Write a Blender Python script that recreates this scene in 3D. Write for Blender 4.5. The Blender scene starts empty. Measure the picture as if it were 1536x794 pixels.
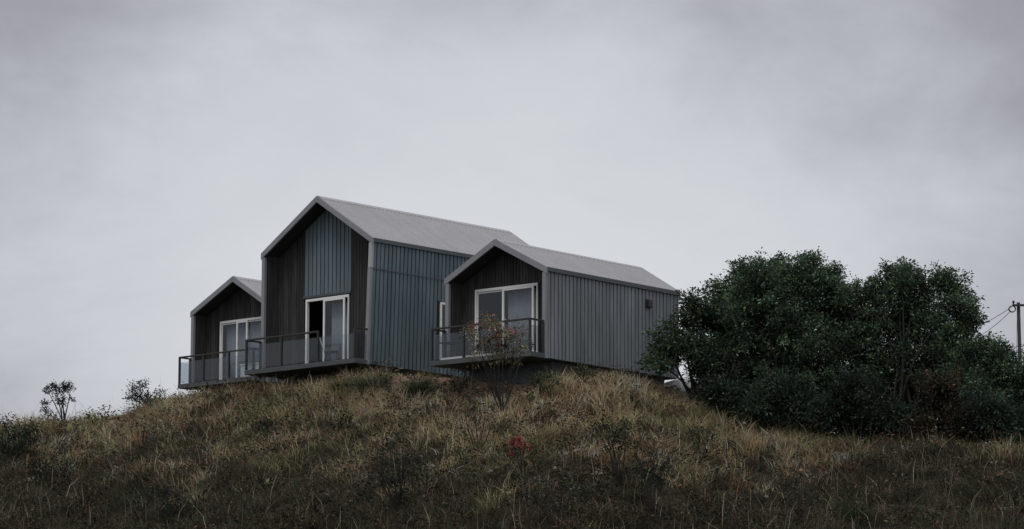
import bpy, math, random
import numpy as np
from mathutils import Matrix, Vector

random.seed(7)
RNG = np.random.default_rng(11)
SC = bpy.context.scene
COL = SC.collection
R_ = math.radians

# ------------------------------------------------------------------ camera, sky, sun, exposure
F_PX, PITCH, ROLL = 5604.0, R_(8.746), R_(0.161)
cam_d = bpy.data.cameras.new('camera')
cam_d.sensor_width = 36.0
cam_d.lens = F_PX / 1536.0 * 36.0
cam_d.clip_start, cam_d.clip_end = 0.5, 6000.0
cam = bpy.data.objects.new('camera', cam_d)
COL.objects.link(cam)
cam.matrix_world = Matrix.Rotation(math.pi / 2 + PITCH, 4, 'X') @ Matrix.Rotation(ROLL, 4, 'Z')
SC.camera = cam

SUN_EL, SUN_AZ = R_(62), R_(200)          # azimuth clockwise from +Y: high, behind the camera and a little left
world = bpy.data.worlds.new('World')
SC.world = world
world.use_nodes = True
wn, wl = world.node_tree.nodes, world.node_tree.links
wn.clear()
w_out = wn.new('ShaderNodeOutputWorld')
w_bg = wn.new('ShaderNodeBackground')
w_bg.inputs['Strength'].default_value = 0.1
w_sky = wn.new('ShaderNodeTexSky')
w_sky.sky_type = 'NISHITA'
w_sky.sun_disc = False
w_sky.sun_elevation = SUN_EL
w_sky.sun_rotation = SUN_AZ
w_tc = wn.new('ShaderNodeTexCoord')
w_map = wn.new('ShaderNodeMapping')
w_map.inputs['Scale'].default_value = (1.0, 1.0, 1.7)
w_map.inputs['Location'].default_value = (3.15, 0.4, 1.2)
w_n1 = wn.new('ShaderNodeTexNoise')
w_n1.inputs['Scale'].default_value = 14.0
w_n1.inputs['Detail'].default_value = 9.0
w_n1.inputs['Roughness'].default_value = 0.6
w_n1.inputs['Distortion'].default_value = 0.3
# cloud deck: lens vignette put into its colour, brighter outside the view, plus noise
w_sep = wn.new('ShaderNodeVectorMath'); w_sep.operation = 'SUBTRACT'
w_sep.inputs[1].default_value = (-0.0094, 0.9891, 0.1471)
w_scl = wn.new('ShaderNodeVectorMath'); w_scl.operation = 'MULTIPLY'; w_scl.inputs[1].default_value = (1.0, 1.0, 1.7)
w_len = wn.new('ShaderNodeVectorMath'); w_len.operation = 'LENGTH'
w_add = wn.new('ShaderNodeMath'); w_add.operation = 'MULTIPLY_ADD'; w_add.inputs[1].default_value = 0.12
w_off = wn.new('ShaderNodeMath'); w_off.operation = 'SUBTRACT'; w_off.inputs[1].default_value = 0.06
w_r1 = wn.new('ShaderNodeValToRGB')
w_r1.color_ramp.interpolation = 'LINEAR'
e = w_r1.color_ramp.elements
e[0].position, e[0].color = 0.0, (6.9, 7.1, 7.4, 1)
e[1].position, e[1].color = 1.0, (5.4, 5.5, 5.8, 1)
for pos, c in ((0.05, (6.75, 6.95, 7.25, 1)), (0.10, (6.05, 6.2, 6.55, 1)), (0.13, (5.1, 5.2, 5.55, 1)), (0.175, (3.6, 3.58, 3.92, 1)), (0.23, (3.0, 2.93, 3.3, 1)), (0.36, (4.0, 4.0, 4.3, 1)), (0.6, (5.3, 5.4, 5.7, 1))):
    q = e.new(pos); q.color = c
w_mix = wn.new('ShaderNodeMix')
w_mix.data_type = 'RGBA'
w_mix.inputs[0].default_value = 0.94
wl.new(w_tc.outputs['Generated'], w_map.inputs['Vector'])
wl.new(w_map.outputs[0], w_n1.inputs['Vector'])
wl.new(w_tc.outputs['Generated'], w_sep.inputs[0]); wl.new(w_sep.outputs[0], w_scl.inputs[0]); wl.new(w_scl.outputs[0], w_len.inputs[0])
wl.new(w_n1.outputs['Fac'], w_add.inputs[0]); wl.new(w_len.outputs['Value'], w_add.inputs[2])
wl.new(w_add.outputs[0], w_off.inputs[0]); wl.new(w_off.outputs[0], w_r1.inputs['Fac'])
wl.new(w_sky.outputs[0], w_mix.inputs[6])
wl.new(w_r1.outputs[0], w_mix.inputs[7])
wl.new(w_mix.outputs[2], w_bg.inputs['Color'])
wl.new(w_bg.outputs[0], w_out.inputs['Surface'])

sun_d = bpy.data.lights.new('sun', 'SUN')
sun_d.energy = 1.1
sun_d.angle = R_(30)
sun_d.color = (1.0, 0.96, 0.9)
sun = bpy.data.objects.new('sun', sun_d)
COL.objects.link(sun)
sd = Vector((math.sin(SUN_AZ) * math.cos(SUN_EL), math.cos(SUN_AZ) * math.cos(SUN_EL), math.sin(SUN_EL)))
sun.rotation_euler = sd.to_track_quat('Z', 'Y').to_euler()
sun.location = (0, 60, 60)

SC.view_settings.view_transform = 'Standard'
SC.view_settings.look = 'None'
SC.view_settings.exposure = 0.0
SC.view_settings.gamma = 1.0
SC.view_settings.use_curve_mapping = False
SC.render.engine = 'CYCLES'
SC.cycles.max_bounces = 6
SC.cycles.transparent_max_bounces = 16


# ------------------------------------------------------------------ helpers
def ray(u, v):
    px, py = u - 768.0, v - 397.0
    cr, sr = math.cos(ROLL), math.sin(ROLL)
    x, y = px * cr + py * sr, -px * sr + py * cr
    c, s = math.cos(PITCH), math.sin(PITCH)
    a, b = x / F_PX, -y / F_PX
    return np.array([a, c - b * s, s + b * c])


def at(u, v, y):
    d = ray(u, v)
    return d * (y / d[1])


def tag(o, label=None, cat=None, group=None, kind=None):
    if label: o['label'] = label
    if cat: o['category'] = cat
    if group: o['group'] = group
    if kind: o['kind'] = kind
    return o


def empty(name, loc, rz=0.0, parent=None):
    o = bpy.data.objects.new(name, None)
    COL.objects.link(o)
    o.location = tuple(float(q) for q in loc)
    o.rotation_euler = (0, 0, rz)
    o.empty_display_size = 0.2
    if parent: o.parent = parent
    return o


class MB:
    """collects polygons and builds one mesh"""
    def __init__(s):
        s.v, s.f = [], []

    def poly(s, *pts):
        n = len(s.v)
        s.v += [tuple(float(c) for c in p) for p in pts]
        s.f.append(tuple(range(n, n + len(pts))))

    def box(s, a, b):
        x0, y0, z0 = a; x1, y1, z1 = b
        s.hexa([(x0, y0, z0), (x1, y0, z0), (x1, y1, z0), (x0, y1, z0)],
               [(x0, y0, z1), (x1, y0, z1), (x1, y1, z1), (x0, y1, z1)])

    def hexa(s, lo, hi):
        n = len(s.v)
        k = len(lo)
        s.v += [tuple(p) for p in lo] + [tuple(p) for p in hi]
        s.f.append(tuple(range(n + k - 1, n - 1, -1)))
        s.f.append(tuple(range(n + k, n + 2 * k)))
        for i in range(k):
            j = (i + 1) % k
            s.f.append((n + i, n + j, n + k + j, n + k + i))

    def tube(s, pts, rad, sides=6, cap=True):
        pts = [Vector(p) for p in pts]
        if not hasattr(rad, '__len__'): rad = [rad] * len(pts)
        n0 = len(s.v)
        for i, p in enumerate(pts):
            d = (pts[min(i + 1, len(pts) - 1)] - pts[max(i - 1, 0)])
            if d.length < 1e-6: d = Vector((0, 0, 1))
            d.normalize()
            a = d.cross(Vector((0.31, 0.95, 0.07)))
            if a.length < 1e-3: a = d.cross(Vector((1, 0, 0)))
            a.normalize(); b = d.cross(a)
            for k in range(sides):
                t = 2 * math.pi * k / sides
                s.v.append(tuple(p + (a * math.cos(t) + b * math.sin(t)) * rad[i]))
        for i in range(len(pts) - 1):
            for k in range(sides):
                j = (k + 1) % sides
                s.f.append((n0 + i * sides + k, n0 + i * sides + j, n0 + (i + 1) * sides + j, n0 + (i + 1) * sides + k))
        if cap:
            s.f.append(tuple(n0 + k for k in reversed(range(sides))))
            m = n0 + (len(pts) - 1) * sides
            s.f.append(tuple(m + k for k in range(sides)))

    def build(s, name, mat, parent=None, fn=None, bevel=0.0, smooth=False):
        me = bpy.data.meshes.new(name)
        vs = [fn(p) for p in s.v] if fn else s.v
        me.from_pydata(vs, [], s.f)
        me.materials.append(mat)
        o = bpy.data.objects.new(name, me)
        COL.objects.link(o)
        if parent: o.parent = parent
        if bevel:
            m = o.modifiers.new('bevel', 'BEVEL'); m.width = bevel; m.segments = 2; m.limit_method = 'ANGLE'
        if smooth:
            me.polygons.foreach_set('use_smooth', [True] * len(me.polygons))
        return o


def np_mesh(name, V, F, mat, colr=None, parent=None, smooth=False):
    """V (n,3), F (m,k) arrays -> one mesh object with an optional point colour 'tint'"""
    me = bpy.data.meshes.new(name)
    k = F.shape[1]
    me.vertices.add(len(V)); me.loops.add(F.size); me.polygons.add(len(F))
    me.vertices.foreach_set('co', np.ascontiguousarray(V, np.float32).ravel())
    me.loops.foreach_set('vertex_index', np.ascontiguousarray(F, np.int32).ravel())
    me.polygons.foreach_set('loop_start', np.arange(0, F.size, k, dtype=np.int32))
    if smooth: me.polygons.foreach_set('use_smooth', np.ones(len(F), bool))
    me.update(calc_edges=True)
    if colr is not None:
        a = me.attributes.new('tint', 'FLOAT_COLOR', 'POINT')
        c = np.ones((len(V), 4), np.float32); c[:, :3] = colr
        a.data.foreach_set('color', c.ravel())
    me.materials.append(mat)
    o = bpy.data.objects.new(name, me)
    COL.objects.link(o)
    if parent: o.parent = parent
    return o


# ------------------------------------------------------------------ materials
def mat_new(name):
    m = bpy.data.materials.new(name)
    m.use_nodes = True
    nt = m.node_tree
    return m, nt.nodes, nt.links, nt.nodes['Principled BSDF']


def mat(name, c, rough=0.6, metal=0.0, var=0.25, scale=(3, 3, 3), spec=0.4, detail=4.0, coord='Object', bump=0.0, dark=None, rnd=0.0, streak=0.0):
    m, n, l, b = mat_new(name)
    tc = n.new('ShaderNodeTexCoord'); mp = n.new('ShaderNodeMapping')
    mp.inputs['Scale'].default_value = scale
    no = n.new('ShaderNodeTexNoise'); no.inputs['Scale'].default_value = 1.0; no.inputs['Detail'].default_value = detail
    no.inputs['Roughness'].default_value = 0.6
    rp = n.new('ShaderNodeValToRGB')
    d = dark or tuple(q * (1 - var) for q in c)
    h = tuple(min(1, q * (1 + var)) for q in c)
    rp.color_ramp.elements[0].position = 0.3; rp.color_ramp.elements[0].color = (*d, 1)
    rp.color_ramp.elements[1].position = 0.7; rp.color_ramp.elements[1].color = (*h, 1)
    l.new(tc.outputs[coord], mp.inputs['Vector']); l.new(mp.outputs[0], no.inputs['Vector'])
    l.new(no.outputs['Fac'], rp.inputs['Fac'])
    src = rp.outputs[0]
    if rnd:
        g = n.new('ShaderNodeNewGeometry'); mm = n.new('ShaderNodeMapRange')
        mm.inputs[3].default_value = 1 - rnd; mm.inputs[4].default_value = 1 + rnd
        l.new(g.outputs['Random Per Island'], mm.inputs[0])
        mx = n.new('ShaderNodeMix'); mx.data_type = 'RGBA'; mx.blend_type = 'MULTIPLY'; mx.inputs[0].default_value = 1.0
        l.new(src, mx.inputs[6]); l.new(mm.outputs[0], mx.inputs[7]); src = mx.outputs[2]
    if streak:                                  # rain marks and dirt, stretched down the wall
        m2 = n.new('ShaderNodeMapping'); m2.inputs['Scale'].default_value = (1.9, 1.9, 0.22)
        n2 = n.new('ShaderNodeTexNoise'); n2.inputs['Scale'].default_value = 1.6; n2.inputs['Detail'].default_value = 6; n2.inputs['Roughness'].default_value = .65
        r2 = n.new('ShaderNodeMapRange'); r2.inputs[1].default_value = .3; r2.inputs[2].default_value = .7; r2.inputs[3].default_value = 1 - streak; r2.inputs[4].default_value = 1 + streak
        x2 = n.new('ShaderNodeMix'); x2.data_type = 'RGBA'; x2.blend_type = 'MULTIPLY'; x2.inputs[0].default_value = 1.0
        l.new(tc.outputs[coord], m2.inputs['Vector']); l.new(m2.outputs[0], n2.inputs['Vector']); l.new(n2.outputs[0], r2.inputs[0])
        l.new(src, x2.inputs[6]); l.new(r2.outputs[0], x2.inputs[7]); src = x2.outputs[2]
    l.new(src, b.inputs['Base Color'])
    b.inputs['Roughness'].default_value = rough; b.inputs['Metallic'].default_value = metal
    b.inputs['Specular IOR Level'].default_value = spec
    if bump:
        bp = n.new('ShaderNodeBump'); bp.inputs['Strength'].default_value = bump; bp.inputs['Distance'].default_value = 0.02
        l.new(no.outputs['Fac'], bp.inputs['Height']); l.new(bp.outputs[0], b.inputs['Normal'])
    return m


def glass_mat(name, tint, boost=1.0, rough=0.02):
    m, n, l, b = mat_new(name)
    n.remove(b)
    out = [q for q in n if q.type == 'OUTPUT_MATERIAL'][0]
    tr = n.new('ShaderNodeBsdfTransparent'); tr.inputs[0].default_value = (*tint, 1)
    gl = n.new('ShaderNodeBsdfGlossy'); gl.inputs['Roughness'].default_value = rough; gl.inputs[0].default_value = (0.9, 0.95, 1, 1)
    fr = n.new('ShaderNodeLayerWeight')          # facing term is the same from both sides of the sheet
    pw = n.new('ShaderNodeMath'); pw.operation = 'POWER'; pw.inputs[1].default_value = 4.0
    mu = n.new('ShaderNodeMath'); mu.operation = 'MULTIPLY_ADD'; mu.inputs[1].default_value = 0.45; mu.inputs[2].default_value = 0.04 * boost; mu.use_clamp = True
    mx = n.new('ShaderNodeMixShader')
    l.new(fr.outputs['Facing'], pw.inputs[0]); l.new(pw.outputs[0], mu.inputs[0]); l.new(mu.outputs[0], mx.inputs[0])
    l.new(tr.outputs[0], mx.inputs[1]); l.new(gl.outputs[0], mx.inputs[2]); l.new(mx.outputs[0], out.inputs[0])
    return m


def leaf_mat(name, trans=0.25, rough=0.5, spec=0.3):
    m, n, l, b = mat_new(name)
    out = [q for q in n if q.type == 'OUTPUT_MATERIAL'][0]
    at_ = n.new('ShaderNodeAttribute'); at_.attribute_name = 'tint'
    l.new(at_.outputs['Color'], b.inputs['Base Color'])
    b.inputs['Roughness'].default_value = rough; b.inputs['Specular IOR Level'].default_value = spec
    tl = n.new('ShaderNodeBsdfTranslucent'); l.new(at_.outputs['Color'], tl.inputs[0])
    mx = n.new('ShaderNodeMixShader'); mx.inputs[0].default_value = trans
    l.new(b.outputs[0], mx.inputs[1]); l.new(tl.outputs[0], mx.inputs[2]); l.new(mx.outputs[0], out.inputs[0])
    return m


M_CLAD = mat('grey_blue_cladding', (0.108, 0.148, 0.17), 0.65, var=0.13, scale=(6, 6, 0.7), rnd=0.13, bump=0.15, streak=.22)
M_CLADG = mat('grey_cladding', (0.2, 0.225, 0.245), 0.65, var=0.13, scale=(6, 6, 0.7), rnd=0.13, bump=0.15, streak=.22)  # greyer hue of its own, lighter to put its stronger light into the colour
M_PANEL = mat('grey_gable_boards', (0.135, 0.175, 0.2), 0.65, var=0.15, scale=(8, 8, 0.7), rnd=0.12, bump=0.15)
M_TIMBER = mat('weathered_dark_timber', (0.038, 0.037, 0.036), 0.8, var=0.45, scale=(14, 14, 1.0), rnd=0.35, bump=0.3)
M_SOFFIT = mat('dark_soffit', (0.035, 0.034, 0.035), 0.8, var=0.2)
M_ROOF = mat('galvanised_roof_sheet', (0.41, 0.405, 0.425), 0.5, metal=0.0, var=0.05, scale=(0.8, 0.8, 0.8), spec=0.4, rnd=0.05, streak=.04)
M_TRIM = mat('grey_metal_trim', (0.25, 0.255, 0.275), 0.5, var=0.10, scale=(2, 2, 2))
M_TRIM_D = mat('dark_eave_trim', (0.08, 0.09, 0.1), 0.5, var=0.1)
M_DECK = mat('grey_painted_steel', (0.075, 0.086, 0.09), 0.6, var=0.2, scale=(2, 2, 6))
M_RAIL = mat('dark_steel_rail', (0.03, 0.03, 0.032), 0.45, var=0.2)
M_WHITE = mat('white_window_frame', (0.88, 0.87, 0.86), 0.4, var=0.05)
M_CONC = mat('dark_foundation_concrete', (0.1, 0.115, 0.13), 0.85, var=0.35, scale=(1.2, 1.2, 2.5), bump=0.3)
M_INT = mat('interior_board', (0.16, 0.15, 0.14), 0.8, var=0.1)
M_CURT = mat('grey_curtain_cloth', (0.3, 0.31, 0.34), 0.9, var=0.08)
M_SEAM = mat('groove_backing', (0.018, 0.02, 0.022), 0.9, var=0.1)
M_PANE = glass_mat('window_glass', (0.9, 0.92, 0.93), .8)
M_BGLASS = glass_mat('balcony_glass', (0.82, 0.845, 0.86), 0.9)
M_BARK = mat('dark_bark', (0.026, 0.023, 0.021), 0.9, var=0.35, scale=(6, 6, 2))
M_LEAF = leaf_mat('foliage', 0.28, .6, .18)
M_GRASS = leaf_mat('grass_blades', 0.25, 0.7, 0.15)
M_POLE = mat('pole_concrete', (0.035, 0.037, 0.04), 0.8, var=0.2)
M_CAR = mat('white_car_paint', (0.78, 0.78, 0.79), 0.25, var=0.03, spec=0.5)
M_DARK = mat('black_rubber', (0.02, 0.02, 0.021), 0.6, var=0.15)
M_RIM = mat('alloy_rim', (0.45, 0.45, 0.46), 0.35, metal=0.6, var=0.05)
M_LAMP = mat('headlight_lens', (0.6, 0.62, 0.64), 0.15, var=0.05)
M_CGLASS = mat('tinted_car_glass', (0.015, 0.017, 0.02), 0.08, var=0.1, spec=0.5)
M_POT = mat('pale_pot', (0.5, 0.47, 0.44), 0.7, var=0.15)


# ------------------------------------------------------------------ terrain
CRE = [(-900, 727, 138), (-300, 689, 136), (0, 649, 132), (60, 642, 131.5), (130, 638, 131), (200, 628, 130), (265, 599, 129), (330, 598, 127.2), (390, 592, 125), (460, 585, 123), (540, 571, 121.6), (590, 563, 120.6), (640, 564, 119.4), (690, 569, 118), (800, 578, 115.6), (832, 581, 115.6), (860, 574, 115.9), (900, 570, 116.2), (940, 572, 116.5), (966, 580, 116.5), (1000, 600, 116.2), (1050, 618, 115.6), (1100, 641, 114.3), (1150, 653, 113.2), (1250, 663, 112), (1400, 671, 110.8), (1536, 679, 110), (2100, 707, 108)]
_cp = np.array([at(*c) for c in CRE])
CX = _cp[:, 0]
_xs = np.linspace(-34, 34, 681)
_k = np.exp(-0.5 * (np.arange(-15, 16) / 5.0) ** 2); _k /= _k.sum()
_sm = lambda a: np.convolve(np.pad(np.interp(_xs, CX, a), 15, mode='edge'), _k, mode='valid')
_YC, _ZC = _sm(_cp[:, 1]), _sm(_cp[:, 2])


def vnoise(x, y, s, seed=0):
    x = np.asarray(x, float) / s + 37.7 * seed + 500; y = np.asarray(y, float) / s + 17.3 * seed + 500
    xi, yi = np.floor(x).astype(np.int64), np.floor(y).astype(np.int64)
    fx, fy = x - xi, y - yi
    fx = fx * fx * (3 - 2 * fx); fy = fy * fy * (3 - 2 * fy)
    def h(a, b):
        q = (a * 374761393 + b * 668265263 + seed * 982451653) & 0x7fffffff
        q = ((q ^ (q >> 13)) * 1274126177) & 0x7fffffff
        return ((q ^ (q >> 16)) & 0xffff) / 65535.0
    return (h(xi, yi) * (1 - fx) + h(xi + 1, yi) * fx) * (1 - fy) + (h(xi, yi + 1) * (1 - fx) + h(xi + 1, yi + 1) * fx) * fy


def crest(x):
    return np.interp(x, _xs, _YC), np.interp(x, _xs, _ZC)


BASE = -1.7
def ground(x, y):
    x = np.asarray(x, float); y = np.asarray(y, float)
    yc, zc = crest(np.clip(x, -34, 34))
    s = yc - y
    front = 0.37 * (np.sqrt(np.maximum(s, 0) ** 2 + 0.5) - math.sqrt(0.5))
    b = np.maximum(-s, 0)
    back = 0.055 * np.minimum(b, 18) - 0.002 * np.maximum(b - 25, 0) ** 2
    z = zc - front + back - 0.004 * np.maximum(np.abs(x) - 34, 0) ** 2
    back_pad = 1.28 * np.exp(-((x - 7.4) / 3.2) ** 2) * np.clip(b / 6, 0, 1)
    z = z + back_pad
    near = np.clip(s / 3.0, 0, 1)
    z = z + (vnoise(x, y, 3.1, 1) - 0.5) * 0.5 * near + (vnoise(x, y, 1.0, 2) - 0.5) * 0.4 * near
    bx0, bx1 = -4.1, 1.05                       # cut earth bank in front of the middle and right houses
    bw = np.clip((x - bx0) / .5, 0, 1) * np.clip((bx1 - x) / .5, 0, 1)
    z = z - bw * .30 * np.clip((s - .05) / .45, 0, 1) * np.clip(1 - (s - 2) / 6, 0, 1)
    k = 2.5
    d = np.clip((z - BASE) / k, -40, 40)
    return BASE + k * np.log1p(np.exp(d))


def hit(u, v):
    d = ray(u, v)
    t = np.arange(85, 150, 0.05)
    P = d[None, :] * (t / d[1])[:, None]
    g = ground(P[:, 0], P[:, 1])
    i = np.argmax(P[:, 2] < g)
    if not (P[:, 2] < g).any(): i = int(np.argmin(P[:, 2] - g))
    return np.array([P[i, 0], P[i, 1], float(ground(P[i, 0], P[i, 1]))])


def soil_mask(x, y):
    """bare earth under and in front of the houses: 1 where bare"""
    yc, _ = crest(x); s = yc - y
    x0, x1 = at(585, 563, 120.8)[0], at(812, 578, 115.6)[0]
    w = np.clip((x - x0) / 0.4, 0, 1) * np.clip((x1 - x) / 0.4, 0, 1)
    edge = np.clip((0.7 + 0.9 * (vnoise(x, y, 0.6, 9) - 0.5) - s) / 0.3, 0, 1) * w
    pc = at(599, 580, 119.8)
    gul = np.clip(1.25 - np.hypot((x - pc[0]) / 0.33, (y - pc[1] + .3) / 1.5), 0, 1) * 2
    pc2 = hit(790, 583)
    g2 = np.clip(1.2 - np.hypot((x - pc2[0]) / 0.7, (y - pc2[1]) / 0.6), 0, 1) * 2
    return np.clip(np.maximum(np.maximum(edge, gul), g2), 0, 1)


def make_ground():
    xs = np.unique(np.concatenate([np.linspace(-2500, -80, 14), np.linspace(-80, -22, 40), np.linspace(-22, 22, 260), np.linspace(22, 80, 40), np.linspace(80, 2500, 14)]))
    ys = np.unique(np.concatenate([np.linspace(-2500, -20, 12), np.linspace(-20, 80, 60), np.linspace(80, 150, 420), np.linspace(150, 260, 50), np.linspace(260, 3500, 14)]))
    X, Y = np.meshgrid(xs, ys)
    Z = ground(X, Y)
    V = np.stack([X, Y, Z], -1).reshape(-1, 3)
    nx, ny = len(xs), len(ys)
    i = (np.arange(ny - 1)[:, None] * nx + np.arange(nx - 1)[None, :]).ravel()
    Fq = np.stack([i, i + 1, i + nx + 1, i + nx], -1)
    sm = soil_mask(V[:, 0], V[:, 1])
    m, n, l, b = mat_new('hill_soil')
    a = n.new('ShaderNodeAttribute'); a.attribute_name = 'tint'
    tc = n.new('ShaderNodeTexCoord'); no = n.new('ShaderNodeTexNoise'); no.inputs['Scale'].default_value = 4; no.inputs['Detail'].default_value = 8
    no.inputs['Roughness'].default_value = 0.7
    mr = n.new('ShaderNodeMapRange'); mr.inputs[1].default_value = .25; mr.inputs[2].default_value = .75; mr.inputs[3].default_value = 0.45; mr.inputs[4].default_value = 1.45
    mx = n.new('ShaderNodeMix'); mx.data_type = 'RGBA'; mx.blend_type = 'MULTIPLY'; mx.inputs[0].default_value = 1
    l.new(tc.outputs['Object'], no.inputs['Vector']); l.new(no.outputs[0], mr.inputs[0])
    l.new(a.outputs['Color'], mx.inputs[6]); l.new(mr.outputs[0], mx.inputs[7]); l.new(mx.outputs[2], b.inputs['Base Color'])
    b.inputs['Roughness'].default_value = 0.95; b.inputs['Specular IOR Level'].default_value = 0.1
    bp = n.new('ShaderNodeBump'); bp.inputs['Strength'].default_value = .6; bp.inputs['Distance'].default_value = .06
    l.new(no.outputs[0], bp.inputs['Height']); l.new(bp.outputs[0], b.inputs['Normal'])
    c = np.array([0.04, 0.034, 0.024])[None] * (1 - sm[:, None]) + np.array([0.21, 0.14, 0.11])[None] * sm[:, None]
    o = np_mesh('hillside', V, Fq, m, c, smooth=True)
    tag(o, 'grassy hillside rising to the three houses', 'hill', kind='structure')
    return o


make_ground()


# ------------------------------------------------------------------ houses
def board_run(mb, axis_len, pitch, z0, z1fn, place, gap=0.05, th=0.032, start=0.0, skip=None):
    """vertical boards along a run; place(t, d, z) -> point, d = proud of the wall"""
    k = 0; t = start
    while t < axis_len - 0.01:
        a, b = t + gap / 2, min(t + pitch - gap / 2, axis_len)
        segs = [(z0, None)]
        if skip: segs = skip(a, b)
        th_ = th + random.uniform(-0.003, 0.003)
        for lo, hi in segs:
            ha, hb = (z1fn(a), z1fn(b)) if hi is None else (hi, hi)
            if min(ha, hb) - lo < 0.02: continue
            mb.hexa([place(a, 0, lo), place(b, 0, lo), place(b, th_, lo), place(a, th_, lo)],
                    [place(a, 0, ha), place(b, 0, hb), place(b, th_, hb), place(a, th_, ha)])
        t += pitch; k += 1


def house(label, O, th, W, H, RISE, L, LR, aoff, dp, door, lean=0.0, recess=0.69, found=1.6, big=False, front_rail=(0, 1, 2), sill=None, clad=None):
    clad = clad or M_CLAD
    root = empty('house', O, -th)
    tag(root, label, 'house', 'houses on the hilltop')
    A = W / 2 + aoff                           # ridge position
    TV = 0.17                                  # roof edge depth
    def slope(x, top=True):
        z = H + RISE * (x / A if x < A else (W - x) / (W - A))
        return z if top else z - TV
    # --- side walls
    ez = H - 0.07
    fnl = lambda p: (p[0], p[1] - lean * (1 - p[2] / H) * max(0, 1 - p[1] / L), p[2])
    for side in (0, 1):
        mb = MB(); bk = MB()
        if side:
            pl = lambda t, d, z: (W - 0.03 + d, t, z)
            bk.box((W - 0.13, 0.12, 0.0), (W - 0.03, L - 0.02, ez))
        else:
            pl = lambda t, d, z: (0.03 - d, t, z)
            bk.box((0.03, 0.12, 0.0), (0.13, L - 0.02, ez))
        sk = None
        if big and side:
            def sk(a, b):
                if b > 3.32 and a < 4.2: return [(-0.12, 0.28), (2.32, None)]
                return [(-0.12, None)]
        board_run(mb, L - 0.03, 0.187, -0.12, lambda t: ez, pl, start=0.08, skip=sk)
        wall = bk.build('side_wall', M_SEAM, root, fnl if side and lean else None)
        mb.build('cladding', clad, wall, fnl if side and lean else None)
        if big and side:
            g = MB(); g.box((W + 0.0, 0.1, H - 1.02), (W + 0.022, 4.0, H - 0.985))
            g.build('flashing_strip', M_TRIM_D, wall, fnl)
    # --- rear wall
    mb = MB()
    mb.hexa([(0.03, L - .12, 0), (W - .03, L - .12, 0), (W - .03, L - .02, 0), (0.03, L - .02, 0)],
            [(0.03, L - .12, ez - .05), (W - .03, L - .12, ez - .05), (W - .03, L - .02, ez - .05), (0.03, L - .02, ez - .05)])
    mb.hexa([(0.05, L - .11, ez - .05), (W - .05, L - .11, ez - .05), (A, L - .11, slope(A, False) - .03)],
            [(0.05, L - .03, ez - .05), (W - .05, L - .03, ez - .05), (A, L - .03, slope(A, False) - .03)])
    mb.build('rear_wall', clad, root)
    # --- floor slab
    mb = MB(); mb.box((0.06, 0.02, -0.13), (W - 0.06, L - 0.05, -0.004)); mb.build('floor_slab', M_DECK, root)
    # --- front wall, set back under the roof
    dx0, dx1, dz1 = door['x0'], door['x1'], door['h']
    mb = MB(); pn = MB(); bk = MB()
    pl = lambda t, d, z: (0.13 + t, recess - d, z)
    zz = lambda x: slope(x, False) - 0.02
    px0, px1 = door.get('panel', (9e9, 9e9))
    t = 0.0; lim = W - 0.26
    while t < lim:
        pw_, gp_ = (.187, .019) if px0 - .13 <= t < px1 - .13 - .1 else (.125, .008)
        a, b = 0.13 + t + gp_, 0.13 + min(t + pw_, lim) - gp_
        if b - a < 0.03: break
        inpan = a > px0 - .02 and b < px1 + .06
        tgt = pn if inpan else mb
        th_ = random.uniform(0.018, 0.03)
        lo = dz1 + (0.12 if inpan else 0.02) if (b > dx0 - 0.03 and a < dx1 + 0.03) else 0.0
        if zz(a) > lo and zz(b) > lo:
            if inpan: th_ = .034
            tgt.hexa([(a, recess, lo), (b, recess, lo), (b, recess - th_, lo), (a, recess - th_, lo)],
                     [(a, recess, zz(a)), (b, recess, zz(b)), (b, recess - th_, zz(b)), (a, recess - th_, zz(a))])
        t += pw_
    bk.hexa([(0.13, recess, 0), (dx0, recess, 0), (dx0, recess + .1, 0), (0.13, recess + .1, 0)],
            [(0.13, recess, zz(0.13)), (dx0, recess, zz(dx0)), (dx0, recess + .1, zz(dx0)), (0.13, recess + .1, zz(0.13))])
    bk.hexa([(dx1, recess, 0), (W - 0.13, recess, 0), (W - .13, recess + .1, 0), (dx1, recess + .1, 0)],
            [(dx1, recess, zz(dx1)), (W - .13, recess, zz(W - .13)), (W - .13, recess + .1, zz(W - .13)), (dx1, recess + .1, zz(dx1))])
    up = [dx0 + .001] + ([A] if dx0 < A < dx1 else []) + [dx1 - .001]
    for a, b in zip(up[:-1], up[1:]):
        bk.hexa([(a, recess, dz1), (b, recess, dz1), (b, recess + .1, dz1), (a, recess + .1, dz1)],
                [(a, recess, zz(a)), (b, recess, zz(b)), (b, recess + .1, zz(b)), (a, recess + .1, zz(a))])
    fw = bk.build('front_wall', M_SEAM, root)
    mb.build('timber_boards', M_TIMBER, fw)
    if pn.v:
        pn.build('gable_panel', M_PANEL, root)
        g = MB(); g.box((px0 - .02, recess - .06, dz1 + .03), (px1 + .02, recess - .001, dz1 + .115)); g.build('lintel', M_TRIM_D, root, bevel=.005)
    # inner faces of the recess, dark timber
    for s0, s1 in ((0.131, 0.15), (W - 0.15, W - 0.131)):
        g = MB(); y = 0.16
        while y < recess - .03:
            g.box((s0, y, 0.0), (s1, min(y + .118, recess - .03), ez - .02)); y += .125
        g.build('recess_lining', M_TIMBER, root, fnl if s0 > 1 and lean else None)
    # --- roof
    def rl(x, t):                               # depth along the house at fraction t
        f = 1 - abs(x - A) / (A if x < A else W - A)
        return t * (L + (LR - L) * f)
    mb = MB()
    OV = 0.035
    n = int(round(L / 0.2))
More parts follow.
